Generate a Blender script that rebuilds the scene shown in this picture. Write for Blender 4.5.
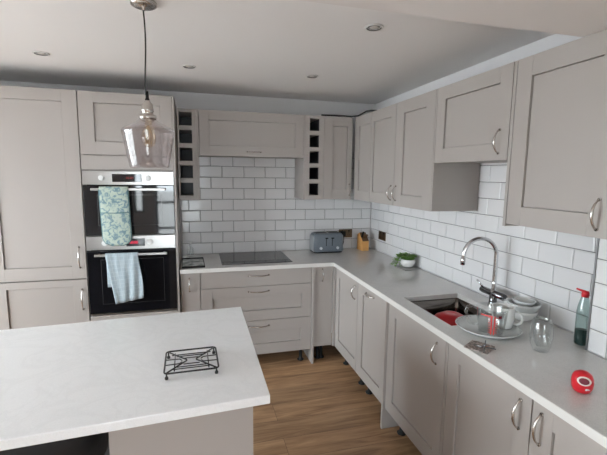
import bpy, bmesh, math, random
from mathutils import Vector, Matrix
random.seed(7)
PI = math.pi
for o in list(bpy.data.objects): bpy.data.objects.remove(o)
S = bpy.context.scene
COL = S.collection

# ------------------------------------------------------------------ camera
cam_d = bpy.data.cameras.new('camera')
cam = bpy.data.objects.new('camera', cam_d); COL.objects.link(cam)
yaw, pit, rol, FPX = .2647, -.1311, .0117, 395.34
cy, sy, cp, sp = math.cos(yaw), math.sin(yaw), math.cos(pit), math.sin(pit)
F = Vector((sy*cp, cy*cp, sp)); Rt = Vector((cy, -sy, 0)); Up = Rt.cross(F)
R2 = Rt*math.cos(rol)+Up*math.sin(rol); U2 = Up*math.cos(rol)-Rt*math.sin(rol)
m = Matrix((R2, U2, -F)).transposed().to_4x4(); m.translation = Vector((-1.7448, -3.7673, 1.6468))
cam.matrix_world = m
cam_d.sensor_fit = 'HORIZONTAL'; cam_d.sensor_width = 36; cam_d.lens = FPX/607*36
cam_d.clip_start = .02; cam_d.clip_end = 200
S.camera = cam

# ------------------------------------------------------------------ sky, exposure, window light
S.view_settings.view_transform = 'Standard'; S.view_settings.look = 'None'
S.view_settings.gamma = 1; S.view_settings.use_curve_mapping = False
S.view_settings.exposure = 1.35
W = bpy.data.worlds.new('overcast_sky'); S.world = W; W.use_nodes = True
wn = W.node_tree.nodes; wl = W.node_tree.links
bg = wn['Background']; bg.inputs['Color'].default_value = (.86, .94, 1, 1); bg.inputs['Strength'].default_value = 7.0
def window_light(name, loc, rot, sx, sz):
    l = bpy.data.lights.new(name, 'AREA'); l.shape = 'RECTANGLE'; l.size = sx; l.size_y = sz
    l.cycles.is_portal = True
    o = bpy.data.objects.new(name, l); COL.objects.link(o); o.location = loc; o.rotation_euler = rot
YF, XL = -6.6, -5.0          # rear wall and left wall of the room
WIN_A = (-2.62, -1.6, .05, 2.08)
WIN_B = (-3.06, -2.84, .8, 1.95)
WIN_L = (-3.3, -.7, .15, 2.12)
window_light('daylight_patio_door', ((WIN_A[0]+WIN_A[1])/2, YF-.12, (WIN_A[2]+WIN_A[3])/2), (PI/2, 0, 0), WIN_A[1]-WIN_A[0], WIN_A[3]-WIN_A[2])
window_light('daylight_side_window', (XL-.12, (WIN_L[0]+WIN_L[1])/2, (WIN_L[2]+WIN_L[3])/2), (PI/2, 0, -PI/2), WIN_L[1]-WIN_L[0], WIN_L[3]-WIN_L[2])
for o in COL.objects:
    if o.type == 'LIGHT' and 'patio' in o.name: o.rotation_euler = (-PI/2, 0, PI)     # emits towards +Y
    if o.type == 'LIGHT' and 'side' in o.name: o.rotation_euler = (PI/2, 0, -PI/2)   # emits towards +X

# ------------------------------------------------------------------ materials
def mat(name, col, rough=.5, metal=0, spec=.5, bump=None, var=None, coat=0, emit=None, trans=0):
    M = bpy.data.materials.new(name); M.use_nodes = True
    n = M.node_tree.nodes; l = M.node_tree.links; p = n['Principled BSDF']
    p.inputs['Base Color'].default_value = (*col, 1); p.inputs['Roughness'].default_value = rough
    p.inputs['Metallic'].default_value = metal; p.inputs['Specular IOR Level'].default_value = spec
    p.inputs['Coat Weight'].default_value = coat; p.inputs['Coat Roughness'].default_value = .05
    if trans: p.inputs['Transmission Weight'].default_value = trans
    if emit: p.inputs['Emission Color'].default_value = (*emit[0], 1); p.inputs['Emission Strength'].default_value = emit[1]
    tc = n.new('ShaderNodeTexCoord')
    if var:      # (scale, amount, stretch)
        sc, am, st = var
        mp = n.new('ShaderNodeMapping'); mp.inputs['Scale'].default_value = st; l.new(tc.outputs['Object'], mp.inputs[0])
        nz = n.new('ShaderNodeTexNoise'); nz.inputs['Scale'].default_value = sc; nz.inputs['Detail'].default_value = 5
        l.new(mp.outputs[0], nz.inputs['Vector'])
        mx = n.new('ShaderNodeMix'); mx.data_type = 'RGBA'
        l.new(nz.outputs['Fac'], mx.inputs['Factor'])
        mx.inputs[6].default_value = (*[c*(1-am) for c in col], 1); mx.inputs[7].default_value = (*[min(1, c*(1+am)) for c in col], 1)
        l.new(mx.outputs[2], p.inputs['Base Color'])
    if bump:
        nb = n.new('ShaderNodeTexNoise'); nb.inputs['Scale'].default_value = bump[0]; nb.inputs['Detail'].default_value = 4
        l.new(tc.outputs['Object'], nb.inputs['Vector'])
        b = n.new('ShaderNodeBump'); b.inputs['Strength'].default_value = bump[1]; b.inputs['Distance'].default_value = .002
        l.new(nb.outputs['Fac'], b.inputs['Height']); l.new(b.outputs[0], p.inputs['Normal'])
    return M
def glass_mat(name, tint, refl=.08, rough=.02):
    M = bpy.data.materials.new(name); M.use_nodes = True
    n = M.node_tree.nodes; l = M.node_tree.links; n.remove(n['Principled BSDF'])
    t = n.new('ShaderNodeBsdfTransparent'); t.inputs[0].default_value = (*tint, 1)
    g = n.new('ShaderNodeBsdfGlossy'); g.inputs['Roughness'].default_value = rough; g.inputs[0].default_value = (.95, .95, .95, 1)
    lw = n.new('ShaderNodeLayerWeight'); lw.inputs['Blend'].default_value = .22
    mr = n.new('ShaderNodeMapRange'); mr.inputs['To Min'].default_value = refl*.6; mr.inputs['To Max'].default_value = min(.9, refl*6)
    pw = n.new('ShaderNodeMath'); pw.operation = 'POWER'; pw.inputs[1].default_value = 3.0
    lw.inputs['Blend'].default_value = .5
    l.new(lw.outputs['Facing'], pw.inputs[0]); l.new(pw.outputs[0], mr.inputs['Value'])
    mx = n.new('ShaderNodeMixShader'); l.new(mr.outputs[0], mx.inputs[0]); l.new(t.outputs[0], mx.inputs[1]); l.new(g.outputs[0], mx.inputs[2])
    l.new(mx.outputs[0], n['Material Output'].inputs[0])
    return M
M = {}
M['cab'] = mat('taupe_grey_cabinet_paint', (.39, .355, .332), .42, bump=(90, .06), var=(3, .02, (1, 1, 1)))
M['cell_darkener'] = mat('rack_cell_charcoal', (.035, .036, .04), .5)
M['knee'] = mat('knee_space_shade', (.04, .037, .037), .6)  # near-black colour stands in for the shade of the island knee space
M['carc'] = mat('cabinet_carcass', (.37, .34, .315), .5)
M['white'] = mat('white_wall_paint', (.77, .755, .76), .8, bump=(60, .1))
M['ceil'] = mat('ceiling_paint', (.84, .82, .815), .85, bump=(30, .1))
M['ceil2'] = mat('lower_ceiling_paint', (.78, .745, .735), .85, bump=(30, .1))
M['grout'] = mat('dark_grout', (.12, .115, .115), .9)
M['tile'] = mat('white_gloss_tile', (.72, .71, .715), .12, spec=.5, bump=(14, .25))
M['nickel'] = mat('brushed_nickel', (.55, .52, .49), .24, 1)
M['chrome'] = mat('chrome', (.62, .62, .63), .08, 1)
M['dchrome'] = mat('dark_chrome', (.22, .22, .23), .15, 1)
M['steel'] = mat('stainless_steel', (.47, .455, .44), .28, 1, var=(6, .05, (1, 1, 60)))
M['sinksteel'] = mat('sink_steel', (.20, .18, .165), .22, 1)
M['black'] = mat('black_plastic', (.010, .010, .010), .6, spec=.25)
M['bglass'] = mat('black_oven_glass', (.006, .006, .008), .04, spec=.7)
M['hob'] = mat('black_ceramic_glass', (.02, .02, .022), .06, spec=.6)
M['hobmark'] = mat('grey_hob_marking', (.12, .12, .12), .3)
M['bwire'] = mat('black_wire', (.01, .01, .01), .35)
M['blackfab'] = mat('black_leather', (.008, .008, .009), .7, bump=(120, .2))
M['rubber'] = mat('black_cord', (.015, .014, .014), .6)
M['toast'] = mat('slate_blue_enamel', (.15, .175, .205), .3, var=(200, .25, (1, 1, 1)))
M['toastside'] = mat('grey_toaster_end', (.30, .32, .34), .35)
M['greyknob'] = mat('pale_knob', (.6, .62, .65), .3)
M['wood'] = mat('pale_orange_wood', (.78, .40, .13), .45, var=(9, .15, (1, 1, 12)))
M['darkwood'] = mat('dark_wood', (.16, .08, .035), .45)
M['bronze'] = mat('antique_brass_plate', (.16, .11, .07), .35, .9)
M['ceramic'] = mat('white_ceramic', (.78, .77, .75), .2)
M['ceramicg'] = mat('pale_grey_ceramic', (.62, .63, .62), .25)
M['soil'] = mat('potting_soil', (.03, .02, .012), .95, bump=(80, .8))
M['leaf'] = mat('green_leaf', (.17, .34, .06), .5, var=(40, .5, (1, 1, 1)))
M['stem'] = mat('green_stem', (.12, .2, .05), .6)
M['slate'] = mat('grey_slate_slab', (.30, .29, .28), .5, var=(30, .2, (1, 1, 1)))
M['red'] = mat('red_plastic', (.62, .02, .03), .28)
M['redmark'] = mat('red_print', (.70, .05, .05), .5)
M['darkred'] = mat('dark_red_print', (.16, .015, .03), .5)
M['label'] = mat('cream_label', (.75, .66, .60), .5)
M['glass'] = glass_mat('clear_glass', (.93, .945, .945), .13)
M['smoke'] = glass_mat('smoked_glass', (.76, .725, .735), .14)
M['pane'] = glass_mat('window_glass', (.97, .98, .98), .04)
M['bottle'] = glass_mat('green_tinted_bottle', (.68, .77, .75), .11)
M['liquid'] = mat('dark_green_liquid', (.01, .05, .045), .1)
M['bulbglass'] = glass_mat('amber_bulb_glass', (.97, .90, .78), .10)
M['filament'] = mat('bulb_filament', (.50, .36, .17), .4, emit=((1, .62, .25), .03))
M['led'] = mat('red_led', (.3, 0, .02), .4, emit=((1, .05, .12), .5))
M['leddim'] = mat('dim_led', (.2, .02, .02), .4, emit=((1, .12, .1), .04))
M['lamp'] = mat('frosted_lamp_lens', (.75, .73, .7), .25)
M['whitep'] = mat('white_plastic', (.75, .75, .74), .35)
M['frame'] = mat('dark_window_frame', (.03, .03, .035), .4)
M['trim'] = mat('grey_metal_trim', (.30, .30, .31), .35, .8)
M['lawn'] = mat('pale_patio_paving', (.50, .48, .46), .9, var=(3, .3, (1, 1, 1)))
M['hedge'] = mat('hedge_leaves', (.16, .24, .08), .9, var=(10, .5, (1, 1, 1)), bump=(20, 1))

def nodes(M_): return M_.node_tree.nodes, M_.node_tree.links, M_.node_tree.nodes['Principled BSDF']
# quartz worktops: fine speckle / faint veins
def quartz(name, col, rough, vein, spk, spec=.5):
    m_ = mat(name, col, rough, spec=spec); n, l, p = nodes(m_)
    tc = n.new('ShaderNodeTexCoord')
    a = n.new('ShaderNodeTexNoise'); a.inputs['Scale'].default_value = 5; a.inputs['Detail'].default_value = 8; a.inputs['Distortion'].default_value = 1.6
    b = n.new('ShaderNodeTexNoise'); b.inputs['Scale'].default_value = 260; b.inputs['Detail'].default_value = 2
    l.new(tc.outputs['Object'], a.inputs['Vector']); l.new(tc.outputs['Object'], b.inputs['Vector'])
    r = n.new('ShaderNodeValToRGB'); e = r.color_ramp.elements
    e[0].position = .44; e[0].color = (*col, 1); e[1].position = .56; e[1].color = (*col, 1)
    k = r.color_ramp.elements.new(.5); k.color = (*[c*(1-vein) for c in col], 1)
    l.new(a.outputs['Fac'], r.inputs[0])
    mx = n.new('ShaderNodeMix'); mx.data_type = 'RGBA'; mx.blend_type = 'MULTIPLY'; mx.inputs['Factor'].default_value = 1
    r2 = n.new('ShaderNodeValToRGB'); f = r2.color_ramp.elements
    f[0].position = .35; f[0].color = (1-spk, 1-spk, 1-spk, 1); f[1].position = .6; f[1].color = (1, 1, 1, 1)
    l.new(b.outputs['Fac'], r2.inputs[0]); l.new(r.outputs[0], mx.inputs[6]); l.new(r2.outputs[0], mx.inputs[7])
    l.new(mx.outputs[2], p.inputs['Base Color'])
    return m_
M['quartz'] = quartz('pale_grey_quartz', (.66, .645, .625), .14, .03, .10)
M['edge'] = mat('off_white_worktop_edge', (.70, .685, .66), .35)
M['white_quartz'] = quartz('white_veined_quartz', (.90, .91, .92), .16, .035, .04)

def wood_floor():
    m_ = mat('oak_plank_floor', (.3, .18, .1), .42); n, l, p = nodes(m_)
    tc = n.new('ShaderNodeTexCoord')
    br = n.new('ShaderNodeTexBrick'); br.offset = .37; br.inputs['Scale'].default_value = 1
    br.inputs['Brick Width'].default_value = 1.25; br.inputs['Row Height'].default_value = .19
    br.inputs['Mortar Size'].default_value = .0012; br.inputs['Mortar Smooth'].default_value = .3; br.inputs['Bias'].default_value = 0
    br.inputs['Color1'].default_value = (0, 0, 0, 1); br.inputs['Color2'].default_value = (1, 1, 1, 1); br.inputs['Mortar'].default_value = (.3, .3, .3, 1)
    l.new(tc.outputs['Object'], br.inputs['Vector'])
    # grain offset per plank
    add = n.new('ShaderNodeVectorMath'); add.operation = 'MULTIPLY_ADD'
    l.new(br.outputs['Color'], add.inputs[0]); add.inputs[1].default_value = (7, 3, 5); l.new(tc.outputs['Object'], add.inputs[2])
    mp = n.new('ShaderNodeMapping'); mp.inputs['Scale'].default_value = (1.3, 13, 1); l.new(add.outputs[0], mp.inputs[0])
    g = n.new('ShaderNodeTexNoise'); g.inputs['Scale'].default_value = 1.6; g.inputs['Detail'].default_value = 7; g.inputs['Roughness'].default_value = .62; g.inputs['Distortion'].default_value = .8
    l.new(mp.outputs[0], g.inputs['Vector'])
    r = n.new('ShaderNodeValToRGB'); e = r.color_ramp.elements
    e[0].position = .28; e[0].color = (.21, .11, .055, 1); e[1].position = .72; e[1].color = (.58, .37, .21, 1)
    k = e.new(.5); k.color = (.40, .235, .125, 1)
    l.new(g.outputs['Fac'], r.inputs[0])
    hs = n.new('ShaderNodeHueSaturation'); l.new(r.outputs[0], hs.inputs['Color'])
    mr = n.new('ShaderNodeMapRange'); mr.inputs['To Min'].default_value = .80; mr.inputs['To Max'].default_value = 1.15
    l.new(br.outputs['Color'], mr.inputs['Value']); l.new(mr.outputs[0], hs.inputs['Value'])
    mx = n.new('ShaderNodeMix'); mx.data_type = 'RGBA'; l.new(br.outputs['Fac'], mx.inputs['Factor'])
    l.new(hs.outputs[0], mx.inputs[6]); mx.inputs[7].default_value = (.07, .04, .025, 1)
    l.new(mx.outputs[2], p.inputs['Base Color'])
    b = n.new('ShaderNodeBump'); b.inputs['Strength'].default_value = .25; b.inputs['Distance'].default_value = .002
    l.new(g.outputs['Fac'], b.inputs['Height']); l.new(b.outputs[0], p.inputs['Normal'])
    return m_
M['floor'] = wood_floor()

def floral():
    m_ = mat('floral_oven_glove_cloth', (.5, .6, .5), .9); n, l, p = nodes(m_)
    tc = n.new('ShaderNodeTexCoord')
    v = n.new('ShaderNodeTexNoise'); v.inputs['Scale'].default_value = 32; v.inputs['Detail'].default_value = 3; v.inputs['Distortion'].default_value = 1.2
    l.new(tc.outputs['Object'], v.inputs['Vector'])
    r = n.new('ShaderNodeValToRGB'); e = r.color_ramp.elements
    e[0].position = .40; e[0].color = (.17, .27, .31, 1); e[1].position = .62; e[1].color = (.50, .57, .50, 1)
    k = e.new(.46); k.color = (.30, .40, .41, 1); k = e.new(.53); k.color = (.45, .54, .46, 1)
    l.new(v.outputs['Fac'], r.inputs[0]); l.new(r.outputs[0], p.inputs['Base Color'])
    return m_
M['floral'] = floral()
M['teal'] = mat('teal_piping', (.10, .20, .22), .8)
def checked():
    m_ = mat('pale_blue_tea_towel', (.45, .52, .57), .95); n, l, p = nodes(m_)
    tc = n.new('ShaderNodeTexCoord')
    br = n.new('ShaderNodeTexBrick'); br.offset = 0; br.inputs['Scale'].default_value = 1
    br.inputs['Brick Width'].default_value = .03; br.inputs['Row Height'].default_value = .03; br.inputs['Mortar Size'].default_value = .0016
    br.inputs['Color1'].default_value = (.36, .44, .49, 1); br.inputs['Color2'].default_value = (.42, .50, .54, 1); br.inputs['Mortar'].default_value = (.50, .57, .61, 1)
    mp = n.new('ShaderNodeMapping'); mp.inputs['Rotation'].default_value = (PI/2, 0, .0)
    l.new(tc.outputs['UV'], br.inputs['Vector'])
    l.new(br.outputs['Color'], p.inputs['Base Color'])
    return m_
M['towel'] = checked()
def mottled():
    m_ = mat('mottled_brown_coaster', (.3, .25, .22), .6); n, l, p = nodes(m_)
    tc = n.new('ShaderNodeTexCoord'); v = n.new('ShaderNodeTexVoronoi'); v.inputs['Scale'].default_value = 90
    l.new(tc.outputs['Object'], v.inputs['Vector'])
    r = n.new('ShaderNodeValToRGB'); e = r.color_ramp.elements
    e[0].position = .2; e[0].color = (.13, .10, .09, 1); e[1].position = .7; e[1].color = (.38, .32, .29, 1)
    l.new(v.outputs['Distance'], r.inputs[0]); l.new(r.outputs[0], p.inputs['Base Color'])
    return m_
M['coaster'] = mottled()
def marbled():
    m_ = mat('marbled_glass_board', (.3, .34, .32), .08, spec=.7); n, l, p = nodes(m_)
    tc = n.new('ShaderNodeTexCoord'); v = n.new('ShaderNodeTexNoise'); v.inputs['Scale'].default_value = 14; v.inputs['Detail'].default_value = 5
    l.new(tc.outputs['Object'], v.inputs['Vector'])
    r = n.new('ShaderNodeValToRGB'); e = r.color_ramp.elements
    e[0].position = .38; e[0].color = (.16, .20, .185, 1); e[1].position = .6; e[1].color = (.50, .54, .52, 1)
    l.new(v.outputs['Fac'], r.inputs[0]); l.new(r.outputs[0], p.inputs['Base Color'])
    return m_
M['marble'] = marbled()

# ------------------------------------------------------------------ mesh helpers
def bx(bm, x0, x1, y0, y1, z0, z1, bev=0, seg=1):
    xs = sorted((x0, x1)); ys = sorted((y0, y1)); zs = sorted((z0, z1))
    v = [bm.verts.new((x, y, z)) for z in zs for y in ys for x in xs]
    fs = [(0, 2, 3, 1), (4, 5, 7, 6), (0, 1, 5, 4), (2, 6, 7, 3), (0, 4, 6, 2), (1, 3, 7, 5)]
    faces = [bm.faces.new([v[i] for i in f]) for f in fs]
    if bev:
        ed = list({e for f in faces for e in f.edges})
        bmesh.ops.bevel(bm, geom=ed, offset=bev, segments=seg, profile=.6, affect='EDGES')
    return v
def ring_loft(bm, rings, close=True, cap0=True, cap1=True, smooth=True):
    R = [[bm.verts.new(p) for p in r] for r in rings]; n = len(R[0])
    for a, b in zip(R, R[1:]):
        for i in range(n if close else n-1):
            j = (i+1) % n
            f = bm.faces.new((a[i], a[j], b[j], b[i])); f.smooth = smooth
    if cap0 and close: bm.faces.new(list(reversed(R[0])))
    if cap1 and close: bm.faces.new(R[-1])
    return R
def lathe(bm, prof, cx=0, cy=0, n=32, cap0=False, cap1=False, sx=1, sy=1):
    """prof: list of (r, z)"""
    rings = [[(cx+sx*r*math.cos(2*PI*i/n), cy+sy*r*math.sin(2*PI*i/n), z) for i in range(n)] for r, z in prof]
    return ring_loft(bm, rings, True, cap0, cap1)
def tube(bm, pts, r, n=10, caps=True, closed=False, rs=None):
    pts = [Vector(p) for p in pts]; rings = []; up = None; N = len(pts)
    for i, p in enumerate(pts):
        if closed: d = (pts[(i+1) % N]-pts[i-1]).normalized()
        else: d = (pts[min(i+1, N-1)]-pts[max(i-1, 0)]).normalized()
        if up is None:
            up = Vector((0, 0, 1)) if abs(d.z) < .9 else Vector((1, 0, 0))
        s = d.cross(up).normalized(); up = s.cross(d).normalized()
        rr = rs[i] if rs else r
        rings.append([tuple(p+rr*(s*math.cos(2*PI*k/n)+up*math.sin(2*PI*k/n))) for k in range(n)])
    if closed: rings.append(rings[0])
    R = ring_loft(bm, rings, True, caps and not closed, caps and not closed)
    if closed: bmesh.ops.remove_doubles(bm, verts=[v for r_ in (R[0], R[-1]) for v in r_], dist=1e-6)
def cylx(bm, c, axis, r, L, n=20, bev=0):
    a = Vector(axis).normalized(); c = Vector(c)
    tube(bm, [c, c+a*L], r, n)
def arc(c, r, a0, a1, n, ax, ay):
    c, ax, ay = Vector(c), Vector(ax), Vector(ay)
    return [c+ax*r*math.cos(a0+(a1-a0)*i/n)+ay*r*math.sin(a0+(a1-a0)*i/n) for i in range(n+1)]
def obj(name, bm, m_, parent=None, mods=None, recalc=True):
    if recalc: bmesh.ops.recalc_face_normals(bm, faces=bm.faces)
    me = bpy.data.meshes.new(name); bm.to_mesh(me); bm.free()
    if m_ is not None: me.materials.append(M[m_] if isinstance(m_, str) else m_)
    o = bpy.data.objects.new(name, me); COL.objects.link(o)
    if parent is not None: o.parent = parent
    if mods: mods(o)
    return o
def bevmod(w=.0015, seg=2):
    def f(o):
        b = o.modifiers.new('bevel', 'BEVEL'); b.width = w; b.segments = seg; b.limit_method = 'ANGLE'; b.angle_limit = .6
    return f
def solid(t, sub=0):
    def f(o):
        if sub:
            s = o.modifiers.new('sub', 'SUBSURF'); s.levels = sub; s.render_levels = sub
        s = o.modifiers.new('sol', 'SOLIDIFY'); s.thickness = t; s.offset = 0
    return f
def struct(name, bm, m_, parent=None, **k):
    o = obj(name, bm, m_, parent, **k); o['kind'] = 'structure'; return o
def tag(o, label, cat, group=None):
    o['label'] = label; o['category'] = cat
    if group: o['group'] = group
    return o
def thing(name, label, cat, loc=(0, 0, 0), rz=0, group=None):
    o = bpy.data.objects.new(name, None); COL.objects.link(o); o.empty_display_size = .05
    o.location = loc; o.rotation_euler = (0, 0, rz)
    return tag(o, label, cat, group)
def B(): return bmesh.new()
def box_obj(name, parent, m_, *a, bev=.0, mods=None):
    b = B(); bx(b, *a, bev=bev); return obj(name, b, m_, parent, mods=mods)

# ------------------------------------------------------------------ room shell
CZ, LZ, LY = 2.365, 2.172, -2.53
TK = .01   # tile thickness
b = B(); bx(b, XL-.2, .2, YF-.2, .2, -.12, 0); struct('floor', b, 'floor')
b = B(); bx(b, XL-.2, .2, TK, .2, 0, 2.6); struct('wall_back', b, 'white')
b = B(); bx(b, TK, .2, YF, TK, 0, 2.6); struct('wall_right', b, 'white')
b = B(); bx(b, -.11, TK, YF, -2.505-.002, 0, 2.4); struct('wall_right_pier', b, 'white')
def wall_with_holes(name, axis, pos, thick, lo, hi, holes):
    b = B(); us = sorted({lo, hi, *[h[0] for h in holes], *[h[1] for h in holes]}); zs = sorted({0, 2.6, *[h[2] for h in holes], *[h[3] for h in holes]})
    for u0, u1 in zip(us, us[1:]):
        for z0, z1 in zip(zs, zs[1:]):
            cu, cz = (u0+u1)/2, (z0+z1)/2
            if any(h[0] < cu < h[1] and h[2] < cz < h[3] for h in holes): continue
            if axis == 'y': bx(b, u0, u1, pos-thick, pos, z0, z1)
            else: bx(b, pos-thick, pos, u0, u1, z0, z1)
    struct(name, b, 'white')
wall_with_holes('wall_front', 'y', YF, .2, XL-.2, .2, [WIN_A, WIN_B])
wall_with_holes('wall_left', 'x', XL, .2, YF, TK, [WIN_L])
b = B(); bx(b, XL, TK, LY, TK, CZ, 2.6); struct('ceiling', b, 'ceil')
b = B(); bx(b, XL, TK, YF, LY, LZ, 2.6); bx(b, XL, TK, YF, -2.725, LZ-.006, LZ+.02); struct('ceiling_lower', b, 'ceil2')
# window frames and panes
def window(name, axis, pos, h, bars_u, bars_z):
    b = B(); w = .05
    def q(u0, u1, z0, z1):
        if axis == 'y': bx(b, u0, u1, pos-.12, pos-.05, z0, z1, .004)
        else: bx(b, pos-.12, pos-.05, u0, u1, z0, z1, .004)
    q(h[0], h[1], h[2], h[2]+w); q(h[0], h[1], h[3]-w, h[3]); q(h[0], h[0]+w, h[2]+w, h[3]-w); q(h[1]-w, h[1], h[2]+w, h[3]-w)
    for u in bars_u: q(u-w/2, u+w/2, h[2]+w, h[3]-w)
    for z in bars_z: q(h[0]+w, h[1]-w, z-.025, z+.025)
    fr = struct(name, b, 'frame')
    b = B()
    if axis == 'y': bx(b, h[0]+w, h[1]-w, pos-.09, pos-.086, h[2]+w, h[3]-w)
    else: bx(b, pos-.09, pos-.086, h[0]+w, h[1]-w, h[2]+w, h[3]-w)
    struct('window_pane', b, 'pane', fr)
window('door_1', 'y', YF, WIN_A, [], [.45, 1.02])
window('window_1', 'y', YF, WIN_B, [], [])
window('door_2', 'x', XL, WIN_L, [-2.1], [])
b = B(); bx(b, -30, 20, -40, YF-.2, -.3, -.12); bx(b, -30, XL-.2, YF-.2, 20, -.3, -.12); struct('ground_outside', b, 'lawn')
b = B(); bx(b, -9, -4.7, -13.5, -12.5, -.12, 1.5, .1); struct('ground_hedge', b, 'hedge')

# tiles -------------------------------------------------------------
PH, PV, ZT = .202, .102, .905
def tile(b, fr, u0, u1, z0, z1, g=.0016):
    u0 += g; u1 -= g; z0 += g; z1 -= g
    if u1-u0 < .006 or z1-z0 < .006: return
    e = min(.007, (u1-u0)/3, (z1-z0)/3); t = [random.uniform(-.00035, .00035) for _ in range(3)]
    def P(u, z, d): return b.verts.new(fr(u, z, d))
    o = [P(u0, z0, .003), P(u1, z0, .003), P(u1, z1, .003), P(u0, z1, .003)]
    mdl = [P(u0, z0, .0072), P(u1, z0, .0072), P(u1, z1, .0072), P(u0, z1, .0072)]
    i = [P(u0+e, z0+e, TK-.0004+t[0]), P(u1-e, z0+e, TK-.0004+t[1]), P(u1-e, z1-e, TK-.0004+t[2]), P(u0+e, z1-e, TK-.0004+t[0]+t[2]-t[1])]
    b.faces.new(i)
    for A, C in ((o, mdl), (mdl, i)):
        for k in range(4):
            j = (k+1) % 4; b.faces.new((A[k], A[j], C[j], C[k]))
def tiling(name, fr, u_lo, u_hi, phase, zmax, grout_box):
    b = B()
    row = 0
    while ZT+row*PV < zmax-.004:
        z0 = ZT+row*PV; z1 = min(z0+PV, zmax)
        ph = phase + (PH/2 if row % 2 else 0)
        k = math.floor((u_lo-ph)/PH)-1
        while ph+k*PH < u_hi:
            a0, a1 = max(u_lo, ph+k*PH), min(u_hi, ph+(k+1)*PH)
            if a1 > a0: tile(b, fr, a0, a1, z0, z1)
            k += 1
        row += 1
    t = struct(name, b, 'tile')
    b = B(); bx(b, *grout_box); struct('wall_grout', b, 'grout', t)
# back wall: u = x ; fr maps depth d outwards towards -Y from y=TK
tiling('wall_back_tiles', lambda u, z, d: (u, TK-d, z), -1.883, -.0, -1.6145, 1.86, (-1.883, 0, TK-.004, TK-.0005, ZT, 1.86))
tiling('wall_right_tiles', lambda u, z, d: (TK-d, -u, z), 0.0, 2.503, .280+PH/2, 2.0, (TK-.004, TK-.0005, -2.503, 0, ZT, 2.0))
tiling('wall_pier_tiles', lambda u, z, d: (-.11-d, -u, z), 2.509, 3.6, 2.589, 1.5, (-.114, -.1105, -3.6, -2.509, ZT, 1.5))
b = B(); bx(b, -.1215, -.108, -2.509, -2.502, ZT, 1.46, .001); struct('trim_1', b, 'trim')

# ------------------------------------------------------------------ cabinets
def shaker(b, x0, x1, z0, z1, sl=.08, sr=.08, rt=.085, rb=.085, th=.02, rec=.0095):
    """door in local frame: front at y=0, back at y=th"""
    e = .0007; g = .0028
    x0 += .0007; x1 -= .0007; z0 += .0007; z1 -= .0007
    bx(b, x0, x0+sl, 0, th, z0, z1, e); bx(b, x1-sr, x1, 0, th, z0, z1, e)
    bx(b, x0+sl, x1-sr, 0, th, z1-rt, z1, e); bx(b, x0+sl, x1-sr, 0, th, z0, z0+rb, e)
    bx(b, x0+sl-.002, x1-sr+.002, th-.003, th-.0005, z0+rb-.002, z1-rt+.002)
    bx(b, x0+sl+g, x1-sr-g, rec, th-.0032, z0+rb+g, z1-rt-g, .0008)
def slab(b, x0, x1, z0, z1, th=.02): bx(b, x0+.0007, x1-.0007, 0, th, z0, z1, .001)
def bow(parent, x, z, L, vert=True, out=.028):
    """bow handle; centre (x,z), foot to foot L"""
    b = B(); n = 16; pts = []; rs = []
    for i in range(n+1):
        t = -1+2*i/n; d = .004+out*(1-t*t)**.75 if abs(t) < 1 else .003
        s = t*L/2
        pts.append((x, -d, z+s) if vert else (x+s, -d, z)); rs.append(.0035+.0022*(1-abs(t))+(.0022 if abs(t) > .93 else 0))
    tube(b, pts, .005, 8, rs=rs)
    for s in (-L/2, L/2):
        c = (x, 0, z+s) if vert else (x+s, 0, z)
        tube(b, [Vector(c)+Vector((0, -.0005, 0)), Vector(c)+Vector((0, -.006, 0))], .0065, 10)
    o = obj('handle', b, 'nickel', parent); o['label'] = 'curved brushed nickel bow handle'; return o
def feet(t, pts, h):
    for x, y in pts:
        b = B(); lathe(b, [(.028, -h+.0005), (.03, -h+.008), (.014, -h+.02), (.014, -.03), (.024, -.015), (.026, -.0005)], x, y, 16, True, True)
        o = obj('leg', b, 'black', t); o['label'] = 'black plastic adjustable cabinet leg'
G = .0015
Z0, ZC = .14, .872           # underside of base units, top of the doors

# --- base units along the back wall (front y=-.59)
YB = -.59
def base(name, label, x0, x1, y, rz, fronts, depth=.565, legs=True, ztop=.874):
    """fronts: list of dicts(x0,x1,z0,z1,shaker,handle=(x,z,L,vert), name)"""
    w = x1-x0
    t = thing(name, label, 'cabinet', (x0, y, Z0) if rz == 0 else (y, -x0, Z0), rz)
    b = B(); bx(b, G, w-G, .030, depth, 0, ztop-Z0-.0008); obj('body', b, 'carc', t)
    for f in fronts:
        b = B(); a0, a1, c0, c1 = f['x0']-x0, f['x1']-x0, f['z0']-Z0, f['z1']-Z0
        if f.get('slab'): slab(b, a0, a1, c0, c1)
        else: shaker(b, a0, a1, c0, c1, **f.get('s', {}))
        d = obj(f.get('name', 'door'), b, 'cab', t)
        if f.get('h'):
            hx, hz, L, ve = f['h']; bow(d, hx-x0, hz-Z0, L, ve)
    if legs: feet(t, [(.07, .09), (w-.07, .09)], Z0)
    return t
base('base_cabinet', 'narrow grey base cabinet with plain door between oven tower and wide drawers', -1.883, -1.731, YB, 0,
     [dict(x0=-1.881, x1=-1.733, z0=.15, z1=ZC, slab=1, h=(-1.815, .775, .105, True))], legs=False)
base('drawer_unit', 'wide grey three-drawer unit under the black hob', -1.731, -.803, YB, 0, [
     dict(name='drawer', x0=-1.729, x1=-.805, z0=.7325, z1=ZC, slab=1, h=(-1.264, .822, .17, False)),
     dict(name='drawer', x0=-1.729, x1=-.805, z0=.4345, z1=.7295, s=dict(sl=.09, sr=.085), h=(-1.264, .687, .17, False)),
     dict(name='drawer', x0=-1.729, x1=-.805, z0=.132, z1=.4315, s=dict(sl=.09, sr=.09, rt=.095, rb=.09), h=(-1.264, .386, .17, False))])
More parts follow.
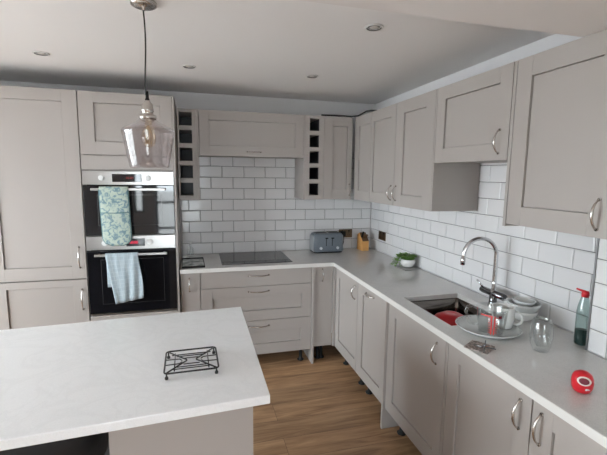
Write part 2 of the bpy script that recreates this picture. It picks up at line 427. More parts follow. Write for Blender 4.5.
b = B(); bx(b, -.802, -.784, -.607, -.03, .0005, .8742, .0008); tag(obj('end_panel', b, 'cab'), 'thin grey panel standing to the floor beside the wide drawer unit', 'panel')
base('corner_cabinet', 'narrow grey corner base cabinet with plain door and upright handle, right of the hob drawers', -.783, -.611, YB, 0,
     [dict(x0=-.781, x1=-.613, z0=.15, z1=ZC, slab=1, h=(-.709, .795, .105, True))], legs=True)
# --- base units along the right wall (front x=-.59) ; u = -y
XB = -.59; RZ = -PI/2
b = B(); bx(b, -.6105, -.5895, -.605, -.5895, .145, .8742, .0008); tag(obj('corner_post', b, 'cab'), 'slim grey post filling the inner corner between the two base runs', 'post')
base('base_cabinet', 'first shaker base cabinet of the right wall run, next to the inner corner', .607, 1.090, XB, RZ,
     [dict(x0=.609, x1=1.088, z0=.145, z1=ZC, s=dict(sl=.075, sr=.03+.0), h=(1.045, .765, .105, True))])
base('dishwasher_front', 'grey shaker appliance door with a horizontal handle, before the sink cabinet', 1.090, 1.566, XB, RZ,
     [dict(x0=1.092, x1=1.564, z0=.145, z1=ZC, s=dict(sl=.09, sr=.07), h=(1.31, .822, .125, False))])
b = B(); bx(b, -.607, -.03, -1.5855, -1.5675, .0005, .8742, .0008); tag(obj('end_panel', b, 'cab'), 'thin grey panel standing to the floor just before the sink cabinet', 'panel')
base('sink_cabinet', 'grey shaker base cabinet directly below the sink', 1.587, 2.183, XB, RZ,
     [dict(x0=1.589, x1=2.181, z0=.145, z1=ZC, s=dict(sl=.08, sr=.065), h=(2.112, .762, .11, True))], ztop=.66)
b = B(); bx(b, -.5895, -.03, -2.2005, -2.184, .145, .8742, .0005); tag(obj('filler_strip', b, 'cab'), 'narrow grey filler strip at the right side of the sink cabinet', 'panel')
base('base_cabinet', 'grey shaker base cabinet below the tumbler, its handle at the top right', 2.202, 2.698, XB, RZ,
     [dict(x0=2.204, x1=2.696, z0=.145, z1=ZC, s=dict(sl=.078, sr=.075), h=(2.648, .767, .115, True))], depth=.46)
base('base_cabinet', 'grey shaker base cabinet below the red timer, its handle at the top left', 2.698, 3.24, XB, RZ,
     [dict(x0=2.700, x1=3.238, z0=.145, z1=ZC, s=dict(sl=.085), h=(2.742, .767, .115, True))], depth=.46)

# --- worktop: L shape with sink cut-out
SX0, SX1, SY0, SY1 = -.520, -.135, -2.12, -1.642
D = .615
xs = sorted({-1.883, -D, SX0, SX1, -.122, -.0005}); ys = sorted({-3.25, -2.512, SY0, SY1, -D, -.0005})
b = B(); vc = {}
def inside(x, y):
    if SX0 < x < SX1 and SY0 < y < SY1: return False
    if x > -.122 and y < -2.512: return False
    return y > -D or x > -D
def gv(x, y, z):
    k = (round(x, 4), round(y, 4), z)
    if k not in vc: vc[k] = b.verts.new((x, y, z))
    return vc[k]
WT0 = .875
for i in range(len(xs)-1):
    for j in range(len(ys)-1):
        x0, x1, y0, y1 = xs[i], xs[i+1], ys[j], ys[j+1]
        if not inside((x0+x1)/2, (y0+y1)/2): continue
        b.faces.new([gv(*p, ZT) for p in ((x0, y0), (x1, y0), (x1, y1), (x0, y1))])
        b.faces.new([gv(*p, WT0) for p in ((x0, y1), (x1, y1), (x1, y0), (x0, y0))])
        for (mx_, my_, p, q) in (((x0+x1)/2, y0-.001, (x0, y0), (x1, y0)), (x1+.001, (y0+y1)/2, (x1, y0), (x1, y1)), ((x0+x1)/2, y1+.001, (x1, y1), (x0, y1)), (x0-.001, (y0+y1)/2, (x0, y1), (x0, y0))):
            out = not (xs[0] < mx_ < xs[-1] and ys[0] < my_ < ys[-1]) or not inside(mx_, my_)
            if out: b.faces.new((gv(*p, WT0), gv(*q, WT0), gv(*q, ZT), gv(*p, ZT)))
bmesh.ops.dissolve_limit(b, angle_limit=.01, verts=b.verts, edges=b.edges)
wt = tag(obj('worktop', b, 'quartz', mods=bevmod(.002, 2)), 'pale grey quartz L-shaped worktop along the back and right walls', 'worktop')
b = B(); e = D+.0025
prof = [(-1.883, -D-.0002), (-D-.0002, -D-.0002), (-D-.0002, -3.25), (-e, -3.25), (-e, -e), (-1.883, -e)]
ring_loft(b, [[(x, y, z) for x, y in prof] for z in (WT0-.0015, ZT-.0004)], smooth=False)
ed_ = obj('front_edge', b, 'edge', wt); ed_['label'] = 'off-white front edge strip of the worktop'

# --- sink
t = thing('sink', 'undermounted stainless steel sink holding the red bowl', 'sink', ((SX0+SX1)/2, (SY0+SY1)/2, .689))
hx, hy = (SX1-SX0)/2+.004, (SY1-SY0)/2+.004
def rrect(hx, hy, r, z, n=6):
    P = []
    for cx, cy_, a in ((hx-r, hy-r, 0), (-hx+r, hy-r, PI/2), (-hx+r, -hy+r, PI), (hx-r, -hy+r, 1.5*PI)):
        for k in range(n+1): P.append((cx+r*math.cos(a+PI/2*k/n), cy_+r*math.sin(a+PI/2*k/n), z))
    return P
b = B()
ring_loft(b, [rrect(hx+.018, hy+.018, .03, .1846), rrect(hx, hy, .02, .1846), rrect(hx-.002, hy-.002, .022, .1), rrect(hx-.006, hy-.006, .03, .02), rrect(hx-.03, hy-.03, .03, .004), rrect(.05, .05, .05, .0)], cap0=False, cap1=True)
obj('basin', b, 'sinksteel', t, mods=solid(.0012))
b = B(); lathe(b, [(.0, .006), (.03, .006), (.042, .004), (.045, .0012)], n=24, cap0=False); obj('drain', b, 'chrome', t)
# red bowl upside down in the sink
b = B(); lathe(b, [(.126, .6985), (.130, .702), (.128, .74), (.116, .80), (.088, .842), (.05, .862), (.0005, .869)], -.335, -1.865, 40)
tag(obj('washing_bowl', b, 'red', mods=solid(.003)), 'red plastic bowl lying upside down inside the steel sink', 'bowl')

# --- tall units on the left (front y=-.61)
YT = -.61
def tall(x0, x1, label, fronts, bz=0):
    t = thing('tall_cabinet', label, 'cabinet', (x0, YT, Z0)); w = x1-x0
    for f in fronts:
        b = B(); shaker(b, f[0]-x0, f[1]-x0, f[2]-Z0, f[3]-Z0, **f[4]); d = obj('door', b, 'cab', t)
        if f[5]: bow(d, f[5][0]-x0, f[5][1]-Z0, f[5][2])
    return t, w
t, w = tall(-3.135, -2.534, 'tall grey larder cabinet with two stacked doors, left of the ovens', [
    (-3.133, -2.537, .877, 2.216, dict(sl=.075, sr=.095, rt=.08, rb=.09), (-2.578, 1.035, .15)),
    (-3.133, -2.537, .145, .869, dict(sl=.075, sr=.095, rt=.05, rb=.085), (-2.574, .72, .15))])
b = B(); bx(b, G, w-G, .030, .6, 0, 2.214-Z0); obj('body', b, 'carc', t); feet(t, [(.08, .1), (w-.08, .1)], Z0)
t, w = tall(-3.74, -3.137, 'tall grey larder cabinet at the far left end of the run', [
    (-3.738, -3.140, .877, 2.216, {}, None), (-3.738, -3.140, .145, .869, {}, None)])
b = B(); bx(b, G, w-G, .030, .6, 0, 2.214-Z0); obj('body', b, 'carc', t); feet(t, [(.08, .1), (w-.08, .1)], Z0)
# oven tower
ox0, ox1 = -2.533, -1.906
t, w = tall(ox0, ox1, 'tall grey oven tower with one short top door above two ovens', [
    (ox0+.002, ox1-.002, 1.776, 2.214, dict(sl=.097, sr=.08, rt=.075, rb=.092), None)])
b = B(); slab(b, .002, w-.002, 1.672-Z0, 1.772-Z0); obj('filler_panel', b, 'cab', t)
b = B(); slab(b, .002, w-.002, .145-Z0, .58-Z0); obj('drawer', b, 'cab', t)
b = B(); zz = lambda z: z-Z0
bx(b, G, .018, .0215, .6, 0, 2.212-Z0); bx(b, w-.018, w-G, .0215, .6, 0, 2.212-Z0); bx(b, .018, w-.018, .585, .6, 0, 2.212-Z0)
for z in (.145, .567, 1.1885-.003, 1.662, 2.195): bx(b, .018, w-.018, .03, .585, zz(z), zz(z)+(.017 if z != 1.1855 else .004))
obj('body', b, 'carc', t); feet(t, [(.08, .1), (w-.08, .1)], Z0)
b = B(); bx(b, ox1+.0005, ox1+.0145, -.615, -.004, .0005, 2.214, .0008); tag(obj('end_panel', b, 'cab'), 'tall grey end panel on the right side of the oven tower', 'panel')

# ovens
def oven(label, z0, z1, zc, led, strip):
    x0, x1 = ox0+.019, ox1-.019
    t = thing('oven', label, 'oven', ((x0+x1)/2, YT, z0)); hw = (x1-x0)/2; H = z1-z0; zc -= z0
    b = B(); bx(b, -hw+.008, hw-.008, .02, .55, .002, H-.004); obj('body', b, 'black', t)
    fw = hw+.015
    d0 = .014 if strip else .002
    b = B(); bx(b, -fw, fw, -.004, .0195, d0, zc-.004, .002); dr = obj('door', b, 'bglass', t)
    b = B()
    iz0, iz1 = d0+.07, zc-.075
    for (a, c, e, f) in ((-fw+.09, fw-.09, iz0, iz0+.0015), (-fw+.09, fw-.09, iz1, iz1+.0015), (-fw+.09, -fw+.0915, iz0, iz1), (fw-.0915, fw-.09, iz0, iz1)): bx(b, a, c, -.0046, -.0041, e, f)
    obj('window_outline', b, 'hobmark', dr)
    # handle: bar on two posts
    hz = zc-.032
    b = B(); bx(b, -.25, .25, -.058, -.044, hz-.009, hz+.009, .003, 2); bx(b, -.235, -.22, -.046, -.004, hz-.006, hz+.006, .002); bx(b, .22, .235, -.046, -.004, hz-.006, hz+.006, .002)
    hnd = obj('handle', b, 'steel', dr); hnd['label'] = 'flat stainless bar handle'
    b = B(); bx(b, -fw, fw, -.004, .0195, zc, H-.002, .0015); cp_ = obj('control_panel', b, 'steel', t)
    cz = (zc+H)/2
    for s in (-1, 1):
        b = B(); x = -.185 if s < 0 else (.13 if not strip else .125)
        tube(b, [(x, -.004, cz), (x, -.008, cz), (x, -.009, cz), (x, -.026, cz)], .019, 24, rs=[.021, .021, .017, .0155]); k = obj('knob', b, 'whitep', cp_); k['label'] = 'round pale control knob'
    b = B(); xx = (-.115, .085) if not strip else (-.04, .09)
    bx(b, xx[0], xx[1], -.0055, -.0042, cz-.03, cz+.028, .0006); ds = obj('display', b, 'bglass', cp_)
    b = B()
    if strip: dx, w_, h_ = -.015, .011, .014
    else: dx, w_, h_ = -.02, .009, .012
    for k in range(4):
        x = dx+k*(w_+.003)+(.004 if k > 1 else 0)
        for (a, c, e, f) in ((0, w_, -.0012, .0012), (0, w_, h_-.0012, h_+.0012), (0, w_, -h_-.0012, -h_+.0012), (0, .0024, -h_, h_), (w_-.0024, w_, -h_, h_)):
            bx(b, x+a, x+c, -.0062, -.0057, cz+e*.6, cz+f*.6)
    o = obj('digits', b, 'led' if led else 'leddim', cp_)
    if strip:
        b = B(); bx(b, -fw, fw, -.003, .0195, 0, .012, .001); obj('trim_strip', b, 'steel', t)
    return t
oven('black glass upper oven with steel control panel and the floral oven glove on its handle', 1.191, 1.664, 1.563, False, False)
oven('black glass lower oven with the pale blue towel hanging on its handle', .5855, 1.186, 1.083, True, True)

# ------------------------------------------------------------------ wall units
ZW0, ZW1 = 1.432, 2.170
YW, XW = -.34, -.34
def shallow(name, label, loc, rz, w, z0, z1, doors, depth=.335, bodydepth0=.030, bottom=None):
    t = thing(name, label, 'cabinet', (*loc, z0), rz)
    b = B(); bx(b, G/2, w-G/2, bodydepth0, depth, .004, z1-z0-.002); obj('body', b, 'carc', t)
    for d in doors:
        b = B(); shaker(b, d[0], d[1], 0, z1-z0, **d[2]); o = obj('door', b, 'cab', t)
        if d[3]: bow(o, *d[3])
    return t
# back wall
def wine_rack(label, x0, x1, cx0, cx1, side_left=False):
    t = thing('wine_rack', label, 'wine rack', (x0, YW, ZW0)); w = x1-x0; H = ZW1-ZW0; a, c = cx0-x0, cx1-x0
    b = B(); zs = [(.038+.142*k, .038+.142*k+.106) for k in range(5)]
    us = [0, a, c, w]; hz = sorted({0, H, *[z for p in zs for z in p]})
    bx(b, 0, a, 0, .33, 0, H, .0006); bx(b, c, w, 0, .33, 0, H, .0006)
    bx(b, a, c, .315, .33, 0, H)
    obj('body', b, 'cab', t)
    b = B(); bx(b, a, a+.0012, .012, .314, 0.001, H-.001); bx(b, c-.0012, c, .012, .314, .001, H-.001); bx(b, a, c, .312, .3148, .001, H-.001)  # thin charcoal sheets added on sides and back to darken the cells
    ln = obj('cell_darkener', b, 'cell_darkener', t); ln['label'] = 'dark inner lining of the rack'
    edges = [(0, zs[0][0])]+[(zs[k][1], zs[k+1][0]) for k in range(4)]+[(zs[4][1], H)]
    for (e, f) in edges:
        b = B(); bx(b, a, c, .0005, .315, e, f, .0006); obj('shelf', b, 'cab', t)
wine_rack('narrow open wine rack with five cells beside the oven tower', -1.884, -1.738, -1.870, -1.769)
b = B(); bx(b, -1.737, -1.716, YW, -.004, ZW0, ZW1, .0006); tag(obj('end_panel', b, 'cab'), 'grey end panel between the left wine rack and the hood cabinet', 'panel')
hw = -.8215+1.7145
shallow('hood_cabinet', 'short wide grey flap cabinet above the hob, with a horizontal handle', (-1.7145, YW), 0, hw, 1.800, ZW1,
        [(0.001, hw-.001, dict(sl=.078, sr=.076, rt=.078, rb=.082), (.453, .039, .115, False))])
b = B(); bx(b, -.820, -.801, YW, -.004, ZW0, ZW1, .0006); tag(obj('end_panel', b, 'cab'), 'grey end panel at the right of the hood cabinet, beside the second wine rack', 'panel')
wine_rack('narrow open wine rack with five cells right of the hood cabinet', -.800, -.637, -.768, -.680)
w_ = .637-.362
shallow('wall_cabinet', 'narrow grey shaker wall cabinet beside the right wine rack, in the corner above the toaster', (-.636, YW), 0, w_-.002, ZW0, ZW1,
        [(.001, w_-.004, dict(sl=.08, sr=.045), (w_-.022, .088, .10, True))])
# right wall; u=-y
def rightunit(label, u0, u1, z0, dl, hd, name='wall_cabinet', depth=.335):
    w = u1-u0
    shallow(name, label, (XW, -u0), RZ, w, z0, ZW1, [(a-u0, c-u0, s, (h[0]-u0, h[1]-z0, h[2], True) if h else None) for a, c, s, h in dl], depth)
rightunit('blank grey corner wall cabinet front with a narrow recessed panel', .342, .6895, ZW0, [(.346, .688, dict(sl=.085, sr=.035), None)], 0)
rightunit('grey two-door wall cabinet above the plant, its handles side by side', .690, 1.5995, ZW0, [
    (.692, 1.108, dict(sl=.04, sr=.075), (1.073, 1.525, .105)), (1.111, 1.598, dict(sl=.11, sr=.10), (1.149, 1.525, .105))], 0)
b = B(); bx(b, -.3395, -.006, -1.612, -1.600, ZW0+.002, ZW1-.001, .0006); tag(obj('end_panel', b, 'cab'), 'grey end panel exposed below the short cabinet above the sink', 'panel')
rightunit('short grey wall cabinet above the sink with open space below it', 1.613, 2.206, 1.730, [(1.615, 2.204, dict(sl=.08, sr=.078, rt=.075, rb=.082), (2.148, 1.818, .11))], 0)
b = B(); bx(b, -.3395, -.006, -2.225, -2.2075, ZW0-.012, ZW1-.001, .0006); tag(obj('end_panel', b, 'cab'), 'grey end panel between the short cabinet and the large right-hand wall cabinet', 'panel')
rightunit('large grey wall cabinet above the bottle, nearest on the right wall', 2.2265, 2.72, ZW0, [(2.228, 2.718, dict(sl=.082, sr=.09), (2.668, 1.518, .11))], 0, depth=.216)
rightunit('grey wall cabinet past the large one, cut by the picture edge', 2.721, 3.24, ZW0, [(2.723, 3.238, {}, (2.77, 1.518, .11))], 0, depth=.216)
# cable lying on top of the corner units
b = B(); pts = [(-.66, -.325, 2.178), (-.55, -.33, 2.180), (-.45, -.332, 2.179), (-.375, -.33, 2.178), (-.332, -.38, 2.180), (-.33, -.46, 2.186), (-.327, -.54, 2.195), (-.32, -.62, 2.191), (-.28, -.70, 2.18)]
P2 = []
for p, q in zip(pts, pts[1:]):
    for k in range(4): P2.append(tuple(Vector(p).lerp(Vector(q), k/4)))
tube(b, P2, .0075, 8); tag(obj('cable', b, 'rubber'), 'black cable lying along the tops of the corner wall cabinets', 'cable')

# ------------------------------------------------------------------ island
IA, IB, IC, ID = (-1.516, -1.585), (-1.518, -2.525), (-3.4, -2.640), (-3.4, -1.722)
b = B(); lo = [b.verts.new((*p, .873)) for p in (IA, IB, IC, ID)]; hi = [b.verts.new((*p, .905)) for p in (IA, IB, IC, ID)]
b.faces.new(hi); b.faces.new(lo)
for k in range(4): b.faces.new((lo[k], lo[(k+1) % 4], hi[(k+1) % 4], hi[k]))
tag(obj('island_worktop', b, 'white_quartz', mods=bevmod(.003, 3)), 'white veined quartz island top in the foreground', 'worktop')
t = thing('island_cabinet', 'grey island base carrying the white quartz top', 'island', (-2.2, -2.1, 0))
b = B(); bx(b, -2.032+2.2, -1.572+2.2, -2.49+2.1, -1.64+2.1, .0005, .872, .001); obj('end_panel', b, 'cab', t)
b = B(); bx(b, -3.3+2.2, -2.033+2.2, -1.99+2.1, -1.74+2.1, .1, .872, .001); bd = obj('body', b, 'knee', t); bd['label'] = 'back panel of the knee space, its shade put into the dark colour'
b = B(); bx(b, -3.25+2.2, -2.033+2.2, -1.97+2.1, -1.80+2.1, .0005, .0995); obj('plinth', b, 'carc', t)
# bar stools at the island
def stool(x, y, label):
    t = thing('bar_stool', label, 'stool', (x, y, 0), .0)
    b = B(); lathe(b, [(.0, .60), (.16, .60), (.19, .615), (.2, .64), (.19, .66), (.15, .668), (.0, .67)], n=32); obj('seat', b, 'blackfab', t)
    b = B(); n = 28; rings = []
    for i in range(n+1):
        a = PI+PI*i/n; sw = math.sin(PI*i/n)
        top = .860+.006*(1-sw)**2; R0 = .205
        c, s_ = math.cos(a), math.sin(a)
        rings.append([((R0-.02)*c, (R0-.02)*s_, .64), ((R0+.006)*c, (R0+.006)*s_, .64), ((R0+.035)*c, (R0+.035)*s_, top-.01), ((R0+.022)*c, (R0+.022)*s_, top+.004), ((R0+.006)*c, (R0+.006)*s_, top-.01)])
    ring_loft(b, rings); obj('backrest', b, 'blackfab', t)
    b = B(); lathe(b, [(.03, .6), (.025, .45), (.025, .03), (.05, .02), (.2, .008), (.21, .0005)], n=32, cap0=True, cap1=True); obj('pedestal', b, 'dchrome', t)
    b = B(); tube(b, arc((0, 0, .27), .16, 0, 2*PI, 32, (1, 0, 0), (0, 1, 0))[:-1], .009, 8, closed=True); bx(b, -.16, .16, -.006, .006, .264, .276); obj('footrest', b, 'dchrome', t)
stool(-2.295, -2.285, 'black leather bar stool with a curved back tucked under the island top')

# ------------------------------------------------------------------ trivet on the island
t = thing('trivet', 'black wire trivet standing on the white island top', 'trivet', (-1.778, -2.247, .905), .02)
hx, hy, H = .097, .094, .026
# slight perspective-true rectangle
b = B(); P = []
for cx, cy_, a in ((hx-.015, hy-.015, 0), (-hx+.015, hy-.015, PI/2), (-hx+.015, -hy+.015, PI), (hx-.015, -hy+.015, 1.5*PI)):
    for k in range(6): P.append((cx+.015*math.cos(a+PI/2*k/5), cy_+.015*math.sin(a+PI/2*k/5), H))
tube(b, P, .0034, 8, closed=True); obj('rim', b, 'bwire', t)
b = B(); r = .0021
for s in (-1, 1):
    tube(b, [(s*.09, hy-.004, H), (s*.045, .035, H), (s*.018, .004, H), (s*.018, -.004, H), (s*.045, -.035, H), (s*.09, -hy+.004, H)], .0029, 8)
    tube(b, [(s*.062, hy-.02, H-.003), (s*.062, -hy+.02, H-.003)], r, 6)
    for y in (-.022, .022): tube(b, [(s*hx, y, H-.002), (s*.045, y*.9, H-.002), (s*.036, y*.3, H-.002)], r, 6)
for y, x in ((.06, .075), (.045, .055), (.025, .03), (-.025, .03), (-.045, .055), (-.06, .075)): tube(b, [(-x, y, H-.003), (x, y, H-.003)], r, 6)
obj('wire_grid', b, 'bwire', t)
for sx in (-1, 1):
    for s in (-1, 1):
        b = B(); x, y = sx*(hx-.008), s*(hy-.008)
        lathe(b, [(.003, 0.0005), (.006, .001), (.0068, .006), (.005, .011), (.0028, .013), (.0028, H)], x, y, 14, True, True); obj('foot', b, 'bwire', t)

# ------------------------------------------------------------------ hob
t = thing('hob', 'black glass induction hob set in the worktop under the hood cabinet', 'hob', (-1.257, -.265, .905))
b = B(); bx(b, -.298, .298, -.255, .235, .0004, .0055, .0015); obj('glass_top', b, 'hob', t)
b = B()
for x, y, r in ((-.15, .1, .09), (.15, .1, .075), (-.15, -.11, .075), (.15, -.11, .09)):
    for rr in (r, ): lathe(b, [(rr-.0012, .0058), (rr, .0058)], x, y, 40)
for k in range(6): bx(b, -.09+k*.035, -.08+k*.035, -.238, -.232, .0056, .0059)
obj('zone_markings', b, 'hobmark', t)

# ------------------------------------------------------------------ glass board and bottle left of the hob
b = B(); bx(b, -.083, .083, -.15, .13, .0, .006, .002)
t = thing('worktop_saver', 'dark-edged marbled glass board left of the hob, by the oven tower', 'board', (-1.785, -.40, .905), .03)
b = B(); bx(b, -.086, .086, -.165, .15, .004, .012, .003); obj('glass_top', b, 'marble', t)
b = B(); bx(b, -.09, .09, -.17, -.158, .0005, .016, .002); bx(b, -.09, .09, .143, .155, .0005, .018, .002); bx(b, -.09, -.083, -.158, .143, .0005, .015, .002); bx(b, .083, .09, -.158, .143, .0005, .015, .002); obj('rim', b, 'black', t)
for s in ((-.06, -.12), (.06, -.12), (-.06, .1), (.06, .1)):
    b = B(); lathe(b, [(.006, .0003), (.007, .004)], *s, 10, True, True); obj('foot', b, 'black', t)
t = thing('glass_bottle', 'small clear glass bottle with a pale stopper standing behind the marbled board', 'bottle', (-1.81, -.12, .905))
b = B(); lathe(b, [(.0, .001), (.026, .001), (.029, .006), (.029, .06), (.022, .085), (.010, .1), (.010, .122), (.012, .124)], n=24); obj('body', b, 'glass', t)
b = B(); lathe(b, [(.0, .118), (.009, .119), (.0105, .126), (.0125, .134), (.009, .142), (0, .144)], n=16); obj('stopper', b, 'whitep', t)

# ------------------------------------------------------------------ toaster
t = thing('toaster', 'slate blue four-slot toaster standing in front of the back wall socket', 'toaster', (-.522, -.120, .905), .02)
def rbox(hx, hy, z0, z1, r, taper=0, n=6, top=.02):
    return [rrect(hx-.004, hy-.004, r, z0), rrect(hx, hy, r, z0+.01), rrect(hx, hy, r, z0+(z1-z0)*.5), rrect(hx-taper, hy-taper, r, z1-top), rrect(hx-taper-top*.3, hy-taper-top*.3, r, z1-top*.3), rrect(hx-taper-top, hy-taper-top, r, z1)]
b = B(); ring_loft(b, rbox(.150, .088, .012, .19, .03, .006)); obj('body', b, 'toast', t)
b = B(); ring_loft(b, [rrect(.142, .08, .03, .0005), rrect(.146, .084, .03, .0118)]); obj('base', b, 'black', t)
for s in (-1, 1):
    b = B()
    ring_loft(b, [[(s*(.1425+dx), y*(.95 if k else 1), z) for (y, z) in ((-.066, .02), (.066, .02), (.066, .15), (.058, .168), (-.058, .168), (-.066, .15))] for k, dx in ((0, 0), (1, .010))], smooth=False)
    e = obj('end_cap', b, 'toastside', t); e['label'] = 'paler grey end of the toaster'
for s in (-1, 1):
    for y in (-.03, .03):
        b = B(); bx(b, s*.066-.054, s*.066+.054, y-.013, y+.013, .1885, .1925, .001); obj('slot', b, 'black', t)
for s in (-1, 1):
    b = B(); bx(b, s*.03-.003, s*.03+.003, -.0895, -.087, .07, .15, .0005); lv = obj('lever_track', b, 'black', t)
    b = B(); bx(b, s*.03-.014, s*.03+.014, -.108, -.09, .142, .152, .003); obj('lever', b, 'black', lv)
    b = B(); tube(b, [(s*.085, -.087, .05), (s*.085, -.1, .05)], .013, 18); obj('knob', b, 'greyknob', t)
# sockets
def socket(label, loc, rz):
    t = thing('wall_socket', label, 'socket', loc, rz)
    b = B(); bx(b, -.073, .073, -.007, .0, -.043, .043, .0025); obj('faceplate', b, 'bronze', t)
    for s in (-1, 1):
        b = B(); bx(b, s*.035-.011, s*.035-.006, -.0078, -.0071, -.02, -.012); bx(b, s*.035+.006, s*.035+.011, -.0078, -.0071, -.02, -.012); bx(b, s*.035-.003, s*.035+.003, -.0078, -.0071, .0, .01); obj('pin_holes', b, 'black', t)
        b = B(); bx(b, s*.035-.008, s*.035+.008, -.010, -.0072, .018, .032, .001); obj('switch', b, 'black', t)
socket('bronze double wall socket behind the toaster on the back wall', (-.278, -.0005, 1.062), 0)
socket('bronze double wall socket on the right wall beside the knife block', (-.0005, -.283, 1.07), RZ)
t = thing('plug', 'black plug pushed into the back wall socket beside the toaster', 'plug', (-.313, -.009, 1.062))
b = B(); bx(b, -.024, .024, -.035, 0, -.026, .026, .007, 3); obj('body', b, 'black', t)
b = B(); tube(b, [(-.0, -.03, -.024), (.004, -.034, -.05), (.0, -.036, -.09), (-.015, -.04, -.13), (-.03, -.045, -.148)], .0035, 8); obj('cord', b, 'rubber', t)

# ------------------------------------------------------------------ knife block
t = thing('knife_block', 'pale wooden knife block with black-handled knives in the worktop corner', 'knife block', (-.131, -.115, .905), .08)
b = B(); y0, y1 = -.06, .055
prof = [(y0, .0005), (y1, .0005), (y1, .155), (.015, .175), (y0, .098)]
ring_loft(b, [[(x, y, z) for y, z in prof] for x in (-.036, .036)], smooth=False); obj('block', b, 'wood', t, mods=bevmod(.002))
b = B(); ring_loft(b, [[(x, -.0605, .0985), (x, .0145, .1755), (x, .0135, .1775), (x, -.0625, .1005)] for x in (-.034, .034)], smooth=False); tf = obj('top_face', b, 'darkwood', t); tf['label'] = 'darker slotted top face of the block'
dirv = Vector((0, -.45, .9)).normalized()
for k, (x, h) in enumerate(((-.026, .075), (-.009, .05), (.010, .045), (.026, .04))):
    b = B(); p = Vector((x, -.02, .125)); q = p+dirv*h
    tube(b, [p, p+dirv*.006, q-dirv*.004, q], .008, 10, rs=[.008, .0085, .0095, .007]); kn = obj('knife', b, 'black' if k == 0 else 'darkwood', t)

# ------------------------------------------------------------------ plant
t = thing('potted_plant', 'small green trailing plant in a white round pot on a slate slab', 'plant', (-.087, -.925, .9135), .0)
b = B(); lathe(b, [(.0, .0008), (.03, .0008), (.048, .012), (.058, .032), (.060, .052), (.056, .066), (.052, .066), (.054, .05), (.045, .05), (0, .052)], n=32); obj('pot', b, 'ceramic', t)
b = B(); lathe(b, [(.0, .056), (.045, .054), (.052, .053)], n=24); obj('soil', b, 'soil', t)
bl = B(); bs = B()
def leaf(b, c, d, n_, s):
    d = Vector(d).normalized(); n_ = Vector(n_); sd = d.cross(n_).normalized(); n2 = sd.cross(d).normalized(); c = Vector(c)
    P = [c, c+d*s*.35+sd*s*.33, c+d*s*.75+sd*s*.28, c+d*s-n2*s*.12, c+d*s*.75-sd*s*.28, c+d*s*.35-sd*s*.33, c+d*s*.5+n2*s*.1]
    v = [b.verts.new(p) for p in P]
    for i in range(6): f = b.faces.new((v[i], v[(i+1) % 6], v[6])); f.smooth = True
rng = random.Random(5)
for k in range(80):
    a = rng.uniform(0, 2*PI); L = rng.uniform(.03, .075)
    out = Vector((math.cos(a), math.sin(a), 0)); bias = Vector((-.45, .25, 0))*rng.uniform(0, 1)
    d = (out*.8+bias); trail = d.dot(Vector((-.7, .5, 0))) > .70
    pts = [Vector((out.x*.02, out.y*.02, .055))]
    for j in range(1, 6):
        s = j/5; z = .055+L*.95*s*(1-.4*s) if not trail else .055+.05*math.sin(PI*min(1, s*1.0))-.075*max(0, s-.45)
        xy = d*(L*s*(.95 if not trail else 1.35))
        q = Vector((pts[0].x+xy.x, pts[0].y+xy.y, max(z, .0)))
        q.x = min(q.x, .062); pts.append(q)
    tube(bs, pts, .0012, 5)
    for j in range(2, 6):
        for _ in range(2):
            aa = rng.uniform(0, 2*PI); dd = Vector((math.cos(aa), math.sin(aa), rng.uniform(-.3, .5)))
            if pts[j].x > .045: dd.x = -abs(dd.x)
            leaf(bl, pts[j], dd, (rng.uniform(-.3, .3), rng.uniform(-.3, .3), 1), rng.uniform(.016, .027))
obj('leaves', bl, 'leaf', t); obj('stems', bs, 'stem', t)
b = B(); bx(b, -.075, .075, -.075, .075, 0, .0075, .001); o = obj('slab', b, 'slate'); o.location = (-.092, -.935, .9055); o.rotation_euler = (0, 0, .12)
tag(o, 'thin grey slate slab under the white plant pot', 'slab')

# ------------------------------------------------------------------ tap
TX, TY = -.092, -1.905
t = thing('kitchen_tap', 'tall chrome swan-neck kitchen tap behind the sink', 'tap', (TX, TY, .905))
b = B(); lathe(b, [(.027, .0005), (.027, .006), (.0225, .009), (.0215, .03), (.0205, .075)], n=24, cap0=True, cap1=True); obj('base', b, 'dchrome', t)
b = B(); tube(b, [(0, .1, .075), (0, .086, .075), (0, .085, .075), (0, -.075, .075), (0, -.076, .075), (0, -.09, .075)], .02, 20, rs=[.016, .018, .0195, .0195, .018, .016]); obj('valve_body', b, 'dchrome', t)
for s in (-1, 1):
    b = B(); tube(b, [(0, s*.09, .088), (-.006, s*.1, .104), (-.022, s*.118, .128)], .005, 10, rs=[.007, .006, .005])
    if s > 0: obj('lever', b, 'chrome', t)
    else:
        b.free(); b = B(); tube(b, [(0, -.08, .07), (0, -.098, .066), (-.03, -.103, .068)], .005, 10); obj('lever', b, 'chrome', t)
b = B()
dirx = Vector((-.97, .16, 0)).normalized(); R0 = .098
pts = [Vector((0, 0, .05)), Vector((0, 0, .1)), Vector((0, 0, .1)), Vector((0, 0, .15)), Vector((0, 0, .22)), Vector((0, 0, .30))]
cc = Vector((0, 0, .30))+dirx*R0
ar = [cc-dirx*R0*math.cos(PI*.97*i/18)+Vector((0, 0, 1))*R0*math.sin(PI*.97*i/18) for i in range(1, 19)]
last = ar[-1]; ar += [last+Vector((dirx.x*.002, dirx.y*.002, -.022)), last+Vector((dirx.x*.002, dirx.y*.002, -.024)), last+Vector((dirx.x*.004, dirx.y*.004, -.062))]
rs = [.017, .017, .0125, .0125, .0118, .0112]+[.0112]*18+[.0112, .0135, .0135]
tube(b, pts+ar, .012, 16, rs=rs); obj('spout', b, 'chrome', t)

